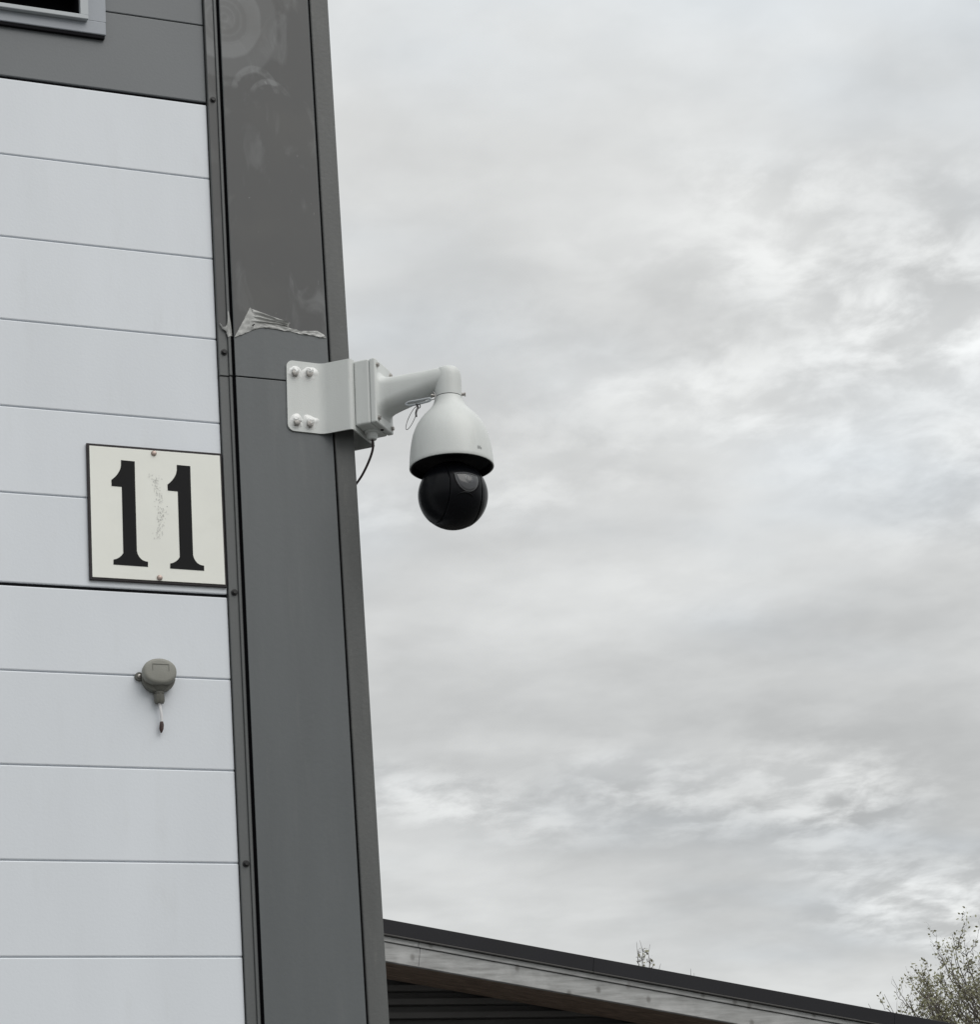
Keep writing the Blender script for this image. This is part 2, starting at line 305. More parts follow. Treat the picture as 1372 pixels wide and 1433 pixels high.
# ------------------------------------------------------------------ main building
XL, TOP = -7.0, 6.2
bld = thing('industrial_building', 'hall clad in white and grey metal panels with slate grey corner column', 'building', (0, 0, 0))
box('wall_core', XL, 0.300, 0.062, 9.5, 0.0, TOP, 'col', bld)
seams = [6.15, 5.957, 5.757, 5.357 + 0.2, 5.357, 5.157, 4.957, 4.757, 4.5502, 4.3553, 4.1524, 3.9524, 3.7486, 3.5496, 3.3441, 3.1544, 2.9522, 2.7521, 2.5539, 2.354, 2.144, 1.944, 1.744, 1.544, 1.344, 1.144, 0.944, 0.744, 0.544, 0.344, 0.12]
dark = {4.5502, 3.3441, 2.144, 0.944}
WX0, WX1, WZ0, WZ1 = -1.46, -0.2415, 4.687, 5.50       # louvre window outer frame
OX0, OX1, OZ0 = -1.40, -0.292, 4.728                    # opening
for a, b in zip(seams, seams[1:]):                     # b < a : one cladding strip between two grooves
    ga = 0.0036 if a in dark else 0.0011; gb = 0.0036 if b in dark else 0.0011
    z0, z1 = b + gb, a - ga; m = 'grey' if b >= 4.55 else 'white'
    bm = bmesh.new()
    if z1 > OZ0 and z0 < 5.46:                          # strips cut by the louvre
        if z0 < OZ0: add_prism(bm, [(XL, z0), (-0.0015, z0), (-0.0015, z1), (OX1 + 0.012, z1), (OX1 + 0.012, OZ0 - 0.012), (OX0 - 0.012, OZ0 - 0.012), (OX0 - 0.012, z1), (XL, z1)], 0.0, 0.055, 0.0022)
        else: add_box(bm, OX1 + 0.012, -0.0015, 0.0, 0.055, z0, z1, 0.0022); add_box(bm, XL, OX0 - 0.012, 0.0, 0.055, z0, z1, 0.0022)
    else:
        add_box(bm, XL, -0.0015, 0.0, 0.055, z0, z1, 0.0026)
    obj('cladding_panel', bm, m, bld)
for b in seams[1:-1]:                                   # floor of each groove, recessed
    if OZ0 < b < 5.46: 
        spans = ((XL, OX0 - 0.013), (OX1 + 0.013, -0.002))
    else: spans = ((XL, -0.002),)
    bm = bmesh.new()
    for s0, s1 in spans:
        add_box(bm, s0, s1, 0.0050 if b in dark else 0.0045, 0.052, b - 0.004, b + 0.004)
    obj('joint', bm, 'black' if b in dark else ('grey' if b > 4.55 else 'white'), bld)

# trim strip with screws (two lengths, upper one lapping over the lower one)
def trim(z0, z1, yf, m):
    bm = bmesh.new()
    add_box(bm, 0.0, 0.0215, yf, 0.05, z0, z1, 0.0012)
    add_box(bm, 0.0216, 0.0290, yf - 0.0045, 0.05, z0, z1, 0.0018)
    return obj('trim_strip', bm, m, bld)
t1 = trim(3.862, TOP, -0.0090, 'strip'); t2 = trim(0.0, 3.8605, -0.0070, 'strip')
bm = bmesh.new(); add_lathe(bm, [(0.0078, -0.001), (0.0078, 0.0012), (0.0052, 0.0016), (0.0052, 0.0058), (0.0044, 0.0066)], n=12, mat3=TOY, cap1=True)
s0 = sharp(obj('screw', bm, 'screw', t1)); s0.location = (0.0114, -0.0092, 4.5573)
share('screw', s0, t1, (0.0122, -0.0092, 3.9186)); share('screw', s0, t1, (0.0118, -0.0092, 5.14)); share('screw', s0, t1, (0.0118, -0.0092, 5.72))
for z in (3.3506, 2.7496, 2.15, 1.55, 0.95, 0.35): share('screw', s0, t2, (0.0125, -0.0072, z))
box('joint_shade_strip', 0.0292, 0.0395, -0.0060, 0.06, 0.0, TOP, 'black', bld)  # black strip put in the gap for shade on the column return

# corner column cover: folded sheets with a butt joint, then the corner flashing
def cover(z0, z1):
    bm = bmesh.new(); add_box(bm, 0.0338, 0.2590, -0.020, -0.0172, z0, z1, 0.0011)
    add_box(bm, 0.0400, 0.2525, -0.0170, 0.06, z0, z1)
    return obj('column_cover', bm, 'col', bld)
cover(3.8598, TOP); cover(0.0, 3.8570)
box('joint', 0.038, 0.2560, -0.0165, -0.0100, 3.8568, 3.8600, 'black', bld)
box('joint_shade_strip', 0.2530, 0.2660, -0.0100, 0.06, 0.0, TOP, 'black', bld)
def corner(z0, z1, p=0.0):
    bm = bmesh.new()
    add_box(bm, 0.2640, 0.311 + p, -0.0205 - p, 0.061, z0, z1, 0.0034, 3)
    add_box(bm, 0.3005, 0.3108 + p, 0.0612, 0.12, z0, z1)
    return obj('corner_flashing', bm, 'corner', bld)
corner(0.0, TOP)
box('side_wall', 0.300, 0.306, 0.122, 9.5, 0.0, TOP, 'white', bld)
box('roof', XL - 0.1, 0.40, -0.12, 9.6, TOP + 0.002, TOP + 0.16, 'roofblack', bld, 0.01)

# louvre window: wide flange, proud inner frame, dark box behind, slats
win = bpy.data.objects.new('louvre_window', None); C.objects.link(win); win.parent = bld
def ring(name, x0, x1, z0, z1, wb, ws, wt, y0, y1, m, bev):
    bm = bmesh.new()
    add_box(bm, x0, x1, y0, y1, z0, z0 + wb, bev); add_box(bm, x0, x1, y0, y1, z1 - wt, z1, bev)
    add_box(bm, x0, x0 + ws, y0 + 0.0004, y1, z0 + wb + 0.0002, z1 - wt - 0.0002, 0); add_box(bm, x1 - ws, x1, y0 + 0.0004, y1, z0 + wb + 0.0002, z1 - wt - 0.0002, 0)
    return obj(name, bm, m, win)
ring('outer_frame', WX0, WX1, WZ0, WZ1, 0.034, 0.048, 0.034, -0.012, 0.05, 'lightgrey', 0.0022)
ring('inner_frame', -1.412, -0.2865, 4.7145, 5.475, 0.0115, 0.0185, 0.0115, -0.026, -0.0125, 'palegrey', 0.0015)
bm = bmesh.new(); add_box(bm, -1.40, -0.300, 0.0605, 0.0615, 4.72, 5.47); add_box(bm, -0.3052, -0.3005, -0.0122, 0.0600, 4.7265, 5.46); add_box(bm, -1.3935, -0.3054, -0.0122, 0.0600, 4.7215, 4.7264); obj('dark_opening', bm, 'black', win)
box('joint_shade_strip', WX0 + 0.002, WX1 - 0.003, -0.0095, -0.0004, WZ0 - 0.0085, WZ0 - 0.0003, 'black', win, 0.001)  # black strip added for the shadow under the outer flange
for k in range(7):
    z = 4.806 + k * 0.095
    bm = bmesh.new(); v = [(-1.390, -0.012, z - 0.012), (-0.3070, -0.012, z - 0.012), (-0.3070, 0.045, z + 0.036), (-1.390, 0.045, z + 0.036)]
    a = [bm.verts.new(q) for q in v]; b = [bm.verts.new((q[0], q[1] + 0.001, q[2] + 0.005)) for q in v]
    bm.faces.new(a); bm.faces.new(b[::-1]); [bm.faces.new((a[i], b[i], b[(i + 1) % 4], a[(i + 1) % 4])) for i in range(4)]
    bmesh.ops.recalc_face_normals(bm, faces=bm.faces[:]); obj('slat', bm, 'palegrey', win)

# ------------------------------------------------------------------ torn protective film on the column
film = thing('protective_film', 'torn dusty plastic film left on the upper corner column', 'plastic film', (0, 0, 0))
tear = [(0.0355, 3.954), (0.052, 3.975), (0.069, 3.976), (0.098, 3.986), (0.136, 3.986), (0.172, 3.982), (0.198, 3.979), (0.235, 3.979), (0.257, 3.975)]
bm = bmesh.new(); add_prism(bm, tear + [(0.257, 6.15), (0.0355, 6.15)], -0.0207, -0.0201); obj('film_sheet', bm, 'film', film)
bm = bmesh.new(); add_prism(bm, [(0.0012, 3.985), (0.012, 3.976), (0.0205, 3.972), (0.0205, 6.15), (0.0012, 6.15)], -0.0097, -0.0091); obj('film_sheet', bm, 'film', film)
def crumple(name, poly, y, amp, sub, parent, seed, m='filmedge'):
    bm = bmesh.new(); f = bm.faces.new([bm.verts.new((x, 0, z)) for x, z in poly]); bmesh.ops.triangulate(bm, faces=[f])
    for _ in range(sub): bmesh.ops.subdivide_edges(bm, edges=bm.edges[:], cuts=1, use_grid_fill=True)
    for v in bm.verts:
        q = Vector((v.co.x * 75 + seed, seed * 2, v.co.z * 130)); h = noise.noise(q) * 0.6 + noise.noise(q * 2.3) * 0.35
        edge = v.is_boundary
        v.co.y = y - amp * (0.55 + h) * (0.8 if edge else 1.0); v.co.x += noise.noise(q * 1.7) * 0.0012; v.co.z += noise.noise(q * 1.9 + Vector((9, 9, 9))) * 0.0016
    bmesh.ops.recalc_face_normals(bm, faces=bm.faces[:])
    r = bmesh.ops.extrude_face_region(bm, geom=bm.faces[:])
    for v in [g for g in r['geom'] if isinstance(g, bmesh.types.BMVert)]: v.co.y = min(v.co.y + 0.004, y + 0.0005)
    bmesh.ops.recalc_face_normals(bm, faces=bm.faces[:])
    return sharp(obj(name, bm, m, parent), 55)
crumple('torn_edge', [(0.0345, 3.9525), (0.0519, 3.9803), (0.0600, 4.002), (0.0741, 4.0298), (0.0809, 4.0224), (0.0880, 4.0165), (0.0925, 4.000), (0.0960, 3.992), (0.120, 3.9950), (0.140, 3.9945), (0.1719, 3.9877), (0.1957, 3.9839), (0.2150, 3.9865), (0.2343, 3.9874), (0.2497, 3.982), (0.2570, 3.973), (0.2408, 3.9737), (0.2150, 3.9760), (0.1976, 3.9755), (0.1716, 3.9802), (0.1359, 3.9828), (0.098, 3.9838), (0.069, 3.9698)], -0.0206, 0.0030, 3, film, 3.0)
c00, c10, c01, c11 = Vector((0.0741, 4.0290)), Vector((0.1695, 4.0015)), Vector((0.0640, 3.9900)), Vector((0.1650, 3.9915))   # pulled flap with three pleats
bm = bmesh.new(); nu, nv = 30, 30; gr = []
for i in range(nu + 1):
    row = []
    for k in range(nv + 1):
        u, v = i / nu, k / nv; p = (c00.lerp(c10, u)).lerp(c01.lerp(c11, u), v); wob = noise.noise(Vector((u * 5, v * 4, 2.0)))
        ple = (0.5 - 0.5 * math.cos(2 * math.pi * (3.2 * v + 0.25 * wob * u))) * min(1, max(0, (u - 0.06) * 5)); e = min(1, 9 * min(u, 1 - u, v, 1 - v) + 0.05)
        row.append(bm.verts.new((p.x + (0.0015 * wob if 0 < i < nu else 0.003 * wob), -0.0209 - (0.0006 + 0.0042 * ple + 0.0006 * wob) * e, p.y + 0.0012 * wob)))
    gr.append(row)
for i in range(nu):
    for k in range(nv): bm.faces.new((gr[i][k], gr[i + 1][k], gr[i + 1][k + 1], gr[i][k + 1]))
bmesh.ops.recalc_face_normals(bm, faces=bm.faces[:]); sharp(obj('film_flap', bm, 'filmedge', film), 80)
for (x, z, w, h) in ((0.0790, 3.9850, 0.0040, 0.0026),):
    bm = bmesh.new(); add_prism(bm, [(x - w, z - h * 0.6), (x - w * 0.2, z - h), (x + w, z + h * 0.8), (x + w * 0.3, z + h * 0.9), (x - w * 0.4, z + h * 0.3)], -0.0275, -0.0262); obj('hole', bm, 'black', film)
crumple('film_flap', [(0.0038, 3.9875), (0.0095, 3.9790), (0.0165, 3.9790), (0.0205, 3.9860), (0.0228, 4.0000), (0.0240, 4.0200), (0.0252, 4.0200), (0.0250, 3.9800), (0.0268, 3.9690), (0.0325, 3.9583), (0.0212, 3.9553), (0.0182, 3.9676), (0.0091, 3.9740)], -0.0128, 0.0040, 2, film, 11.0)

# ------------------------------------------------------------------ house number sign
sign = thing('house_number_sign', 'cream enamel plate with black house number 11 on white wall', 'sign', (0, 0, 0))
SX0, SX1, SZ0, SZ1 = -0.3108, -0.0030, 3.3613, 3.6745
bm = bmesh.new(); add_box(bm, SX0, SX1, -0.0065, -0.0010, SZ0, SZ1, 0.0012); obj('border', bm, 'border', sign)
bm = bmesh.new(); add_box(bm, SX0 + 0.0058, SX1 - 0.0045, -0.0084, -0.0066, SZ0 + 0.0056, SZ1 - 0.0062, 0.0008); obj('plate', bm, 'cream', sign)
def digit(dx, dz, sc=1.0):
    P = [(-0.2348, 3.6394), (-0.2040, 3.6388), (-0.2045, 3.5938), (-0.2053, 3.4316), (-0.2035, 3.4245), (-0.2004, 3.4186), (-0.1965, 3.4142), (-0.1919, 3.4111), (-0.1870, 3.4094), (-0.1812, 3.4088), (-0.1814, 3.3972), (-0.2583, 3.3978), (-0.2577, 3.4091), (-0.2515, 3.4108), (-0.2454, 3.4143), (-0.2400, 3.4190), (-0.2356, 3.4252), (-0.2352, 3.5012), (-0.2348, 3.5773), (-0.2575, 3.5777), (-0.2577, 3.5915), (-0.2525, 3.5962), (-0.2476, 3.6011), (-0.2427, 3.6077), (-0.2384, 3.6154), (-0.2362, 3.6215), (-0.2351, 3.6278)]
    bm = bmesh.new(); add_prism(bm, [(x + dx, z + dz) for x, z in P], -0.0091, -0.0080); obj('digit', bm, 'ink', sign)
digit(0, 0); digit(0.1265, -0.0012)
bm = bmesh.new(); add_lathe(bm, [(0.0062, -0.001), (0.0062, 0.0015), (0.0050, 0.0032), (0.0025, 0.0040)], n=16, mat3=TOY, cap1=True)
q = sharp(obj('screw', bm, 'rustyscrew', sign)); q.location = (-0.1600, -0.0086, 3.6612); share('screw', q, sign, (-0.1562, -0.0086, 3.3738))
rs = random.Random(4)                                     # grey scuff between the digits
bm = bmesh.new()
for k in range(170):
    t = rs.random(); x = -0.1615 + 0.012 * math.sin(t * 2.6) + rs.gauss(0, 0.0055); z = 3.612 - 0.150 * t; w = rs.uniform(0.0005, 0.0020); h = rs.uniform(0.0006, 0.0034)
    if k < 5: x = -0.134 + rs.gauss(0, 0.003); z = 3.531 + rs.gauss(0, 0.005); h = 0.0015
    pl = [(x + w * math.cos(a) * rs.uniform(0.5, 1.2), z + h * math.sin(a) * rs.uniform(0.5, 1.2)) for a in [i * math.pi / 3 for i in range(6)]]
    bm.faces.new([bm.verts.new((px, -0.00856 - k * 0.000002, pz)) for px, pz in pl])
bmesh.ops.recalc_face_normals(bm, faces=bm.faces[:]); obj('scuff_mark', bm, 'scuff', sign)

# ------------------------------------------------------------------ outdoor sensor
sen = thing('outdoor_sensor', 'round grey beige sensor housing with short cut cable on white wall', 'sensor', (-0.1660, 0.0, 3.155))
def oval(layers, n=56):
    bm = bmesh.new(); rr = []
    for y, rx, rz, zc, xc in layers:
        row = []
        for k in range(n):
            a = 2 * math.pi * k / n; e = 0.86 if math.sin(a) < 0 else 0.95
            row.append(bm.verts.new((xc + rx * math.copysign(abs(math.cos(a)) ** e, math.cos(a)), y, zc + rz * math.copysign(abs(math.sin(a)) ** e, math.sin(a)))))
        rr.append(row)
    for a, b in zip(rr, rr[1:]):
        for k in range(n): bm.faces.new((a[k], a[(k + 1) % n], b[(k + 1) % n], b[k]))
    bm.faces.new(rr[0]); bm.faces.new(rr[-1][::-1]); bmesh.ops.recalc_face_normals(bm, faces=bm.faces[:]); return bm
sharp(obj('base', oval([(-0.0005, 0.0340, 0.0330, -0.006, -0.002), (-0.016, 0.0360, 0.0340, -0.0065, -0.003), (-0.0205, 0.0362, 0.0330, -0.0060, -0.003), (-0.0215, 0.0345, 0.0310, -0.0050, -0.003)]), 'sensordark', sen), 40)
capo = sharp(obj('cap', oval([(-0.0190, 0.0368, 0.0290, 0.0000, -0.0035), (-0.0300, 0.0370, 0.0285, 0.0010, -0.004), (-0.0345, 0.0362, 0.0275, 0.0015, -0.004), (-0.0368, 0.0340, 0.0255, 0.0018, -0.004), (-0.0376, 0.0290, 0.0210, 0.0018, -0.004)]), 'sensor', sen), 50)
bm = bmesh.new()
for x0, x1, z0, z1 in ((-0.0215, 0.0150, 0.0150, 0.0162), (-0.0215, -0.0207, 0.0010, 0.0150), (0.0142, 0.0150, 0.0010, 0.0150)): add_box(bm, x0, x1, -0.0383, -0.0370, z0, z1)
obj('raised_panel', bm, 'sensordark', capo)
bm = bmesh.new(); add_lathe(bm, [(0.0095, 0.0005), (0.0095, 0.006), (0.0085, 0.0068), (0.004, 0.007)], axis_o=(-0.0415, 0, -0.004), n=20, mat3=TOY, cap1=True); add_box(bm, -0.0415, -0.026, -0.006, -0.0008, -0.012, 0.003)
lug = sharp(obj('lug', bm, 'sensordark', sen))
bm = bmesh.new(); add_lathe(bm, [(0.0045, 0.0065), (0.0045, 0.0080), (0.0030, 0.0090)], axis_o=(-0.0415, 0, -0.004), n=14, mat3=TOY, cap1=True); sharp(obj('screw', bm, 'steel', lug))
bm = bmesh.new(); add_box(bm, 0.026, 0.0385, -0.006, -0.0008, -0.010, 0.002, 0.002); obj('lug', bm, 'sensordark', sen)
gl = Vector((-0.001, -0.012, 0))
bm = bmesh.new(); add_lathe(bm, [(0.0180, -0.028), (0.0140, -0.036), (0.0105, -0.039), (0.0105, -0.043)], axis_o=gl, n=28); add_lathe(bm, [(0.0108, -0.0435), (0.0118, -0.0445), (0.0118, -0.0590), (0.0095, -0.0635), (0.004, -0.064)], axis_o=gl, n=8, cap1=True); gland = sharp(obj('cable_gland', bm, 'sensordark', sen))
bm = bmesh.new(); add_tube(bm, smooth_pts([(-0.001, -0.012, -0.060), (0.0005, -0.0125, -0.075), (0.0025, -0.012, -0.090), (0.0030, -0.010, -0.104)]), 0.0031, 10); stub = sharp(obj('cable_stub', bm, 'whitecable', sen), 60)
bm = bmesh.new(); add_tube(bm, [(0.0030, -0.010, -0.103), (0.0032, -0.0095, -0.110), (0.0022, -0.0095, -0.119), (0.0018, -0.009, -0.127)], [0.0034, 0.0047, 0.0046, 0.0016], 10); sharp(obj('taped_end', bm, 'tape', stub), 60)

# ------------------------------------------------------------------ dome camera on its corner bracket (local frame: d out of the corner, e across, z up)
PX, PY, PZ = 0.2372, -0.0205, 3.8200
ptz = thing('security_camera', 'white and black dome security camera on arm bolted to the column corner', 'security camera', (PX, PY, PZ))
ptz.rotation_euler = (0, math.radians(1.6), 0)
DM = Matrix(((0.70711, 0.70711, 0), (-0.70711, 0.70711, 0), (0, 0, 1)))       # columns: d, e, z
def todez(o):                                                                # a part built in d,e,z coordinates
    o.data.transform(DM.to_4x4()); o.data.update(); return o
HB0, HB1 = 3.7340 - PZ, 3.9060 - PZ
# bracket: bent sheet; plan outline in local x,y
s_ = 0.0884; Tt = 0.0035; wd = 0.0735
d_ = Vector((0.70711, -0.70711)); e_ = Vector((0.70711, 0.70711))
A = d_ * wd; B = A + e_ * 0.125; E2 = e_ * 0.125
cen = [Vector((-0.0845, -Tt / 2)), Vector((0, -Tt / 2)), A, B, E2 + Vector((Tt / 2, 0)), E2 + Vector((Tt / 2, 0.0845))]
def bent(P, radii, n=8):
    o = [P[0]]
    for i in range(1, len(P) - 1):
        a, b = (P[i - 1] - P[i]).normalized(), (P[i + 1] - P[i]).normalized(); r = radii[i - 1]; th = a.angle(b); t = r / math.tan(th / 2)
        c = P[i] + (a + b).normalized() * (r / math.sin(th / 2)); p0, p1 = P[i] + a * t, P[i] + b * t; o.append(p0 + a * 0.0015)
        v0, v1 = p0 - c, p1 - c; w = v0.angle_signed(v1)
        for k in range(n + 1):
            an = -w * k / n; o.append(c + Vector((v0.x * math.cos(an) - v0.y * math.sin(an), v0.x * math.sin(an) + v0.y * math.cos(an))))
        o.append(p1 + b * 0.0015)
    return o + [P[-1]]
path = bent(cen, (0.030, 0.007, 0.007, 0.030))
RC = 0.016
def end_insert(P):      # extra columns where the flange corners are rounded
    d0 = (P[1] - P[0]).normalized(); h = [P[0] + d0 * (RC * (1 - math.cos(math.pi / 2 * k / 8))) for k in range(9)]
    return h + P[1:]
path = end_insert(path); path = end_insert(path[::-1])[::-1]
L0 = [0.0]
for a, b in zip(path, path[1:]): L0.append(L0[-1] + (b - a).length)
bm = bmesh.new(); cols = []
for i, p in enumerate(path):
    t = (path[min(i + 1, len(path) - 1)] - path[max(i - 1, 0)]).normalized(); nn = Vector((t.y, -t.x)); u = min(L0[i], L0[-1] - L0[i])
    cut = 0.0 if u >= RC else RC - math.sqrt(max(0, RC * RC - (RC - u) ** 2))
    cols.append([bm.verts.new((*(p + nn * h), z)) for h, z in ((Tt / 2, HB0 + cut), (Tt / 2, HB1 - cut), (-Tt / 2, HB1 - cut), (-Tt / 2, HB0 + cut))])
for a, b in zip(cols, cols[1:]):
    for k in range(4): bm.faces.new((a[k], a[(k + 1) % 4], b[(k + 1) % 4], b[k]))
bm.faces.new(cols[0]); bm.faces.new(cols[-1][::-1]); bmesh.ops.recalc_face_normals(bm, faces=bm.faces[:])
brk = sharp(obj('corner_bracket', bm, 'shell', ptz), 40)
# bolts, each with a smear of sealant
def blob(name, x, z, lobes, seed, parent):
    bm = bmesh.new(); nr, na = 9, 28; rows = []
    for i in range(nr + 1):
        f = i / nr; row = []
        for k in range(na):
            a = 2 * math.pi * k / na; R = 0.0150 * (1 + 0.25 * noise.noise(Vector((math.cos(a) * 1.6 + seed, math.sin(a) * 1.6, seed))))
            for (la, lw, lr) in lobes:
                dd = math.atan2(math.sin(a - la), math.cos(a - la)); R += lr * math.exp(-(dd / lw) ** 2)
            r = R * f; px, pz = x + r * math.cos(a), z + r * math.sin(a)
            h = (0.0020 + 0.0034 * math.exp(-((f - 0.40) / 0.30) ** 2)) * (1 - f ** 8) * (0.70 + 0.30 * math.sin(a)) + 0.0016 * noise.noise(Vector((px * 170, pz * 170, seed))) * (1 - f)
            row.append(bm.verts.new((px, -Tt - max(h, 0.0004 if f < 1 else -0.0003), pz)))
        rows.append(row)
    for a, b in zip(rows[1:], rows[2:]):
        for k in range(na): bm.faces.new((a[k], a[(k + 1) % na], b[(k + 1) % na], b[k]))
    c = rows[1]; bm.faces.new(c); [bm.verts.remove(v) for v in rows[0]]
    bmesh.ops.recalc_face_normals(bm, faces=bm.faces[:]); return sharp(obj(name, bm, 'seal', parent), 70)
for i, (px, pz, lobes) in enumerate(((-0.0655, 0.0560, ((0.4, 0.7, 0.004),)), (-0.0315, 0.0580, ((0.35, 0.55, 0.010), (3.9, 0.6, 0.008))), (-0.0640, -0.0640, ((1.6, 0.9, 0.006),)), (-0.0330, -0.0645, ((0.5, 0.32, 0.0125), (1.8, 0.8, 0.007))))):
    blob('sealant', px, pz, lobes, i * 3.7 + 1, brk)
    bm = bmesh.new(); add_lathe(bm, [(0.0100, 0.0), (0.0100, 0.0014), (0.0080, 0.0016), (0.0080, 0.0085), (0.0062, 0.0094)], axis_o=(px, -Tt, pz - 0.0020), n=6, mat3=TOY @ Matrix.Rotation(i * 0.5, 3, 'Z'), cap1=True)
    sharp(obj('bolt', bm, 'bolt', brk))
    bm = bmesh.new(); add_lathe(bm, [(0.0088, -0.0040), (0.0084, 0.0008), (0.0056, 0.0026), (0.0010, 0.0034)], axis_o=(px + 0.0012, -Tt - 0.0070, pz + 0.0045), n=14, mat3=TOY, cap1=True)
    for v in bm.verts: v.co += Vector((noise.noise(v.co * 300), noise.noise(v.co * 300 + Vector((5, 0, 0))), noise.noise(v.co * 300 + Vector((0, 5, 0))))) * 0.0030
    sharp(obj('sealant', bm, 'seal', brk), 70)
# junction box in d,e,z
JB = (3.7450 - PZ, 3.9035 - PZ)
jb = todez(box('junction_box', 0.0755, 0.1130, 0.0120, 0.1085, JB[0], JB[1], 'shell', ptz, 0.0045, 3))
ld = todez(box('box_lid', 0.1134, 0.1290, 0.0124, 0.1081, JB[0] + 0.0004, JB[1] - 0.0004, 'shell', ptz, 0.0040, 3))
TOD = Matrix(((0, 0, 1), (1, 0, 0), (0, 1, 0)))                  # local z -> d
for (ee, zz_) in ((0.0235, 0.0680), (0.0235, -0.0620), (0.0980, -0.0620), (0.0980, 0.0680)):
    bm = bmesh.new(); add_lathe(bm, [(0.0062, 0), (0.0062, 0.0012), (0.0046, 0.0016), (0.0046, 0.0050), (0.0030, 0.0058)], axis_o=(0.1288, ee, zz_), n=10, mat3=TOD, cap1=True); todez(sharp(obj('screw', bm, 'steel', ld)))
bm = bmesh.new(); add_lathe(bm, [(0.0175, 0.001), (0.0175, -0.004), (0.0150, -0.0055), (0.0125, -0.0060), (0.0125, -0.0150), (0.0095, -0.0200), (0.0050, -0.0205)], axis_o=(0.0945, 0.062, JB[0]), n=24, cap1=True); todez(sharp(obj('cable_gland', bm, 'shell', jb)))
bm = bmesh.new(); add_lathe(bm, [(0.0040, 0.0005), (0.0040, -0.0012)], axis_o=(0.1190, 0.0640, JB[0] + 0.0004), n=12, cap1=True); todez(obj('drain_plug', bm, 'black', ld))
# arm: rounded sections lofted along d into a vertical spigot with a domed top
EC = 0.0600; AX = 0.2860
def section(w, h, r, n=6):
    pts = []
    for cx, cz, a0 in ((w / 2 - r, h / 2 - r, 0), (-(w / 2 - r), h / 2 - r, 90), (-(w / 2 - r), -(h / 2 - r), 180), (w / 2 - r, -(h / 2 - r), 270)):
        for k in range(n + 1): a = math.radians(a0 + 90 * k / n); pts.append((cx + r * math.cos(a), cz + r * math.sin(a)))
    return pts
bm = bmesh.new(); rows = []
for dd, w, top, bot, r in ((0.1285, 0.0860, 0.0560, -0.0540, 0.020), (0.1310, 0.0800, 0.0500, -0.0480, 0.024), (0.1360, 0.0760, 0.0455, -0.0430, 0.026), (0.1450, 0.0730, 0.0430, -0.0390, 0.026), (0.160, 0.0710, 0.0420, -0.0350, 0.026), (0.20, 0.0670, 0.0422, -0.0260, 0.026), (0.24, 0.0635, 0.0425, -0.0175, 0.026), (0.2660, 0.0615, 0.0423, -0.0110, 0.024), (0.2800, 0.0605, 0.0420, -0.0080, 0.022), (0.2860, 0.0600, 0.0418, -0.0070, 0.022)):
    rows.append([bm.verts.new((dd, EC + x, (top + bot) / 2 + z)) for x, z in section(w, top - bot, r)])
for a, b in zip(rows, rows[1:]):
    n = len(a)
    for k in range(n): bm.faces.new((a[k], a[(k + 1) % n], b[(k + 1) % n], b[k]))
bm.faces.new(rows[-1])
add_lathe(bm, [(0.0305, -0.0300), (0.0308, 0.0020), (0.0306, 0.0180), (0.0296, 0.0280), (0.0268, 0.0355), (0.0215, 0.0402), (0.0130, 0.0424), (0.0008, 0.0430)], axis_o=(AX, EC, 0), n=40, cap1=True)
bmesh.ops.recalc_face_normals(bm, faces=bm.faces[:])
arm = todez(sharp(obj('arm', bm, 'shell', ptz), 40))
bm = bmesh.new(); add_lathe(bm, [(0.0300, -0.0330), (0.0300, -0.0295)], axis_o=(AX, EC, 0), n=36); todez(sharp(obj('collar_gap', bm, 'ballmatte', arm)))
for az in (205, 18):
    a = math.radians(az); mm = Matrix.Rotation(a, 3, 'Z') @ TOD
    bm = bmesh.new(); add_lathe(bm, [(0.0036, -0.001), (0.0036, 0.0060), (0.0050, 0.0062), (0.0050, 0.0090)], axis_o=(AX + 0.0300 * math.cos(a), EC + 0.0300 * math.sin(a), -0.0245), n=10, mat3=mm, cap1=True); todez(sharp(obj('screw', bm, 'steel', arm)))
# housing bell
prof = [(0.0290, -0.0312), (0.0312, -0.0320), (0.0322, -0.0370), (0.0345, -0.0450), (0.0395, -0.0545), (0.0490, -0.0655), (0.0580, -0.0745), (0.0665, -0.0845), (0.0740, -0.0960), (0.0800, -0.1085), (0.0850, -0.1230), (0.0888, -0.1400), (0.0915, -0.1580), (0.0934, -0.1760), (0.0946, -0.1920), (0.0950, -0.1985), (0.0944, -0.2000), (0.0925, -0.2002), (0.0915, -0.1995)]
bm = bmesh.new(); add_lathe(bm, prof, axis_o=(AX, EC, 0), n=72); hs = todez(sharp(obj('housing', bm, 'shell', ptz), 50))
bm = bmesh.new(); add_lathe(bm, [(0.0920, -0.2006), (0.0900, -0.2022), (0.0880, -0.2010), (0.0860, -0.1860), (0.0780, -0.1800), (0.0400, -0.1780), (0.001, -0.1780)], axis_o=(AX, EC, 0), n=72); todez(sharp(obj('inner_skirt', bm, 'ballmatte', hs), 40))
# small grey maker's mark on the bell
for k, (a, w_, z, h_) in enumerate(((0, 0.0022, -0.1800, 0.0035), (3.0, 0.0014, -0.1790, 0.0030), (4.8, 0.0014, -0.1808, 0.0024))):
    aa = math.radians(-28 + a); mm = Matrix.Rotation(aa, 3, 'Z')
    bm = bmesh.new(); c0 = Vector((AX, EC, 0)); R0 = 0.0944
    bm.faces.new([bm.verts.new(c0 + mm @ Vector((R0, sx * w_, z + sz * h_))) for sx, sz in ((-1, -1), (1, -1), (1, 1), (-1, 1))]); todez(obj('logo_mark', bm, 'logo', hs))
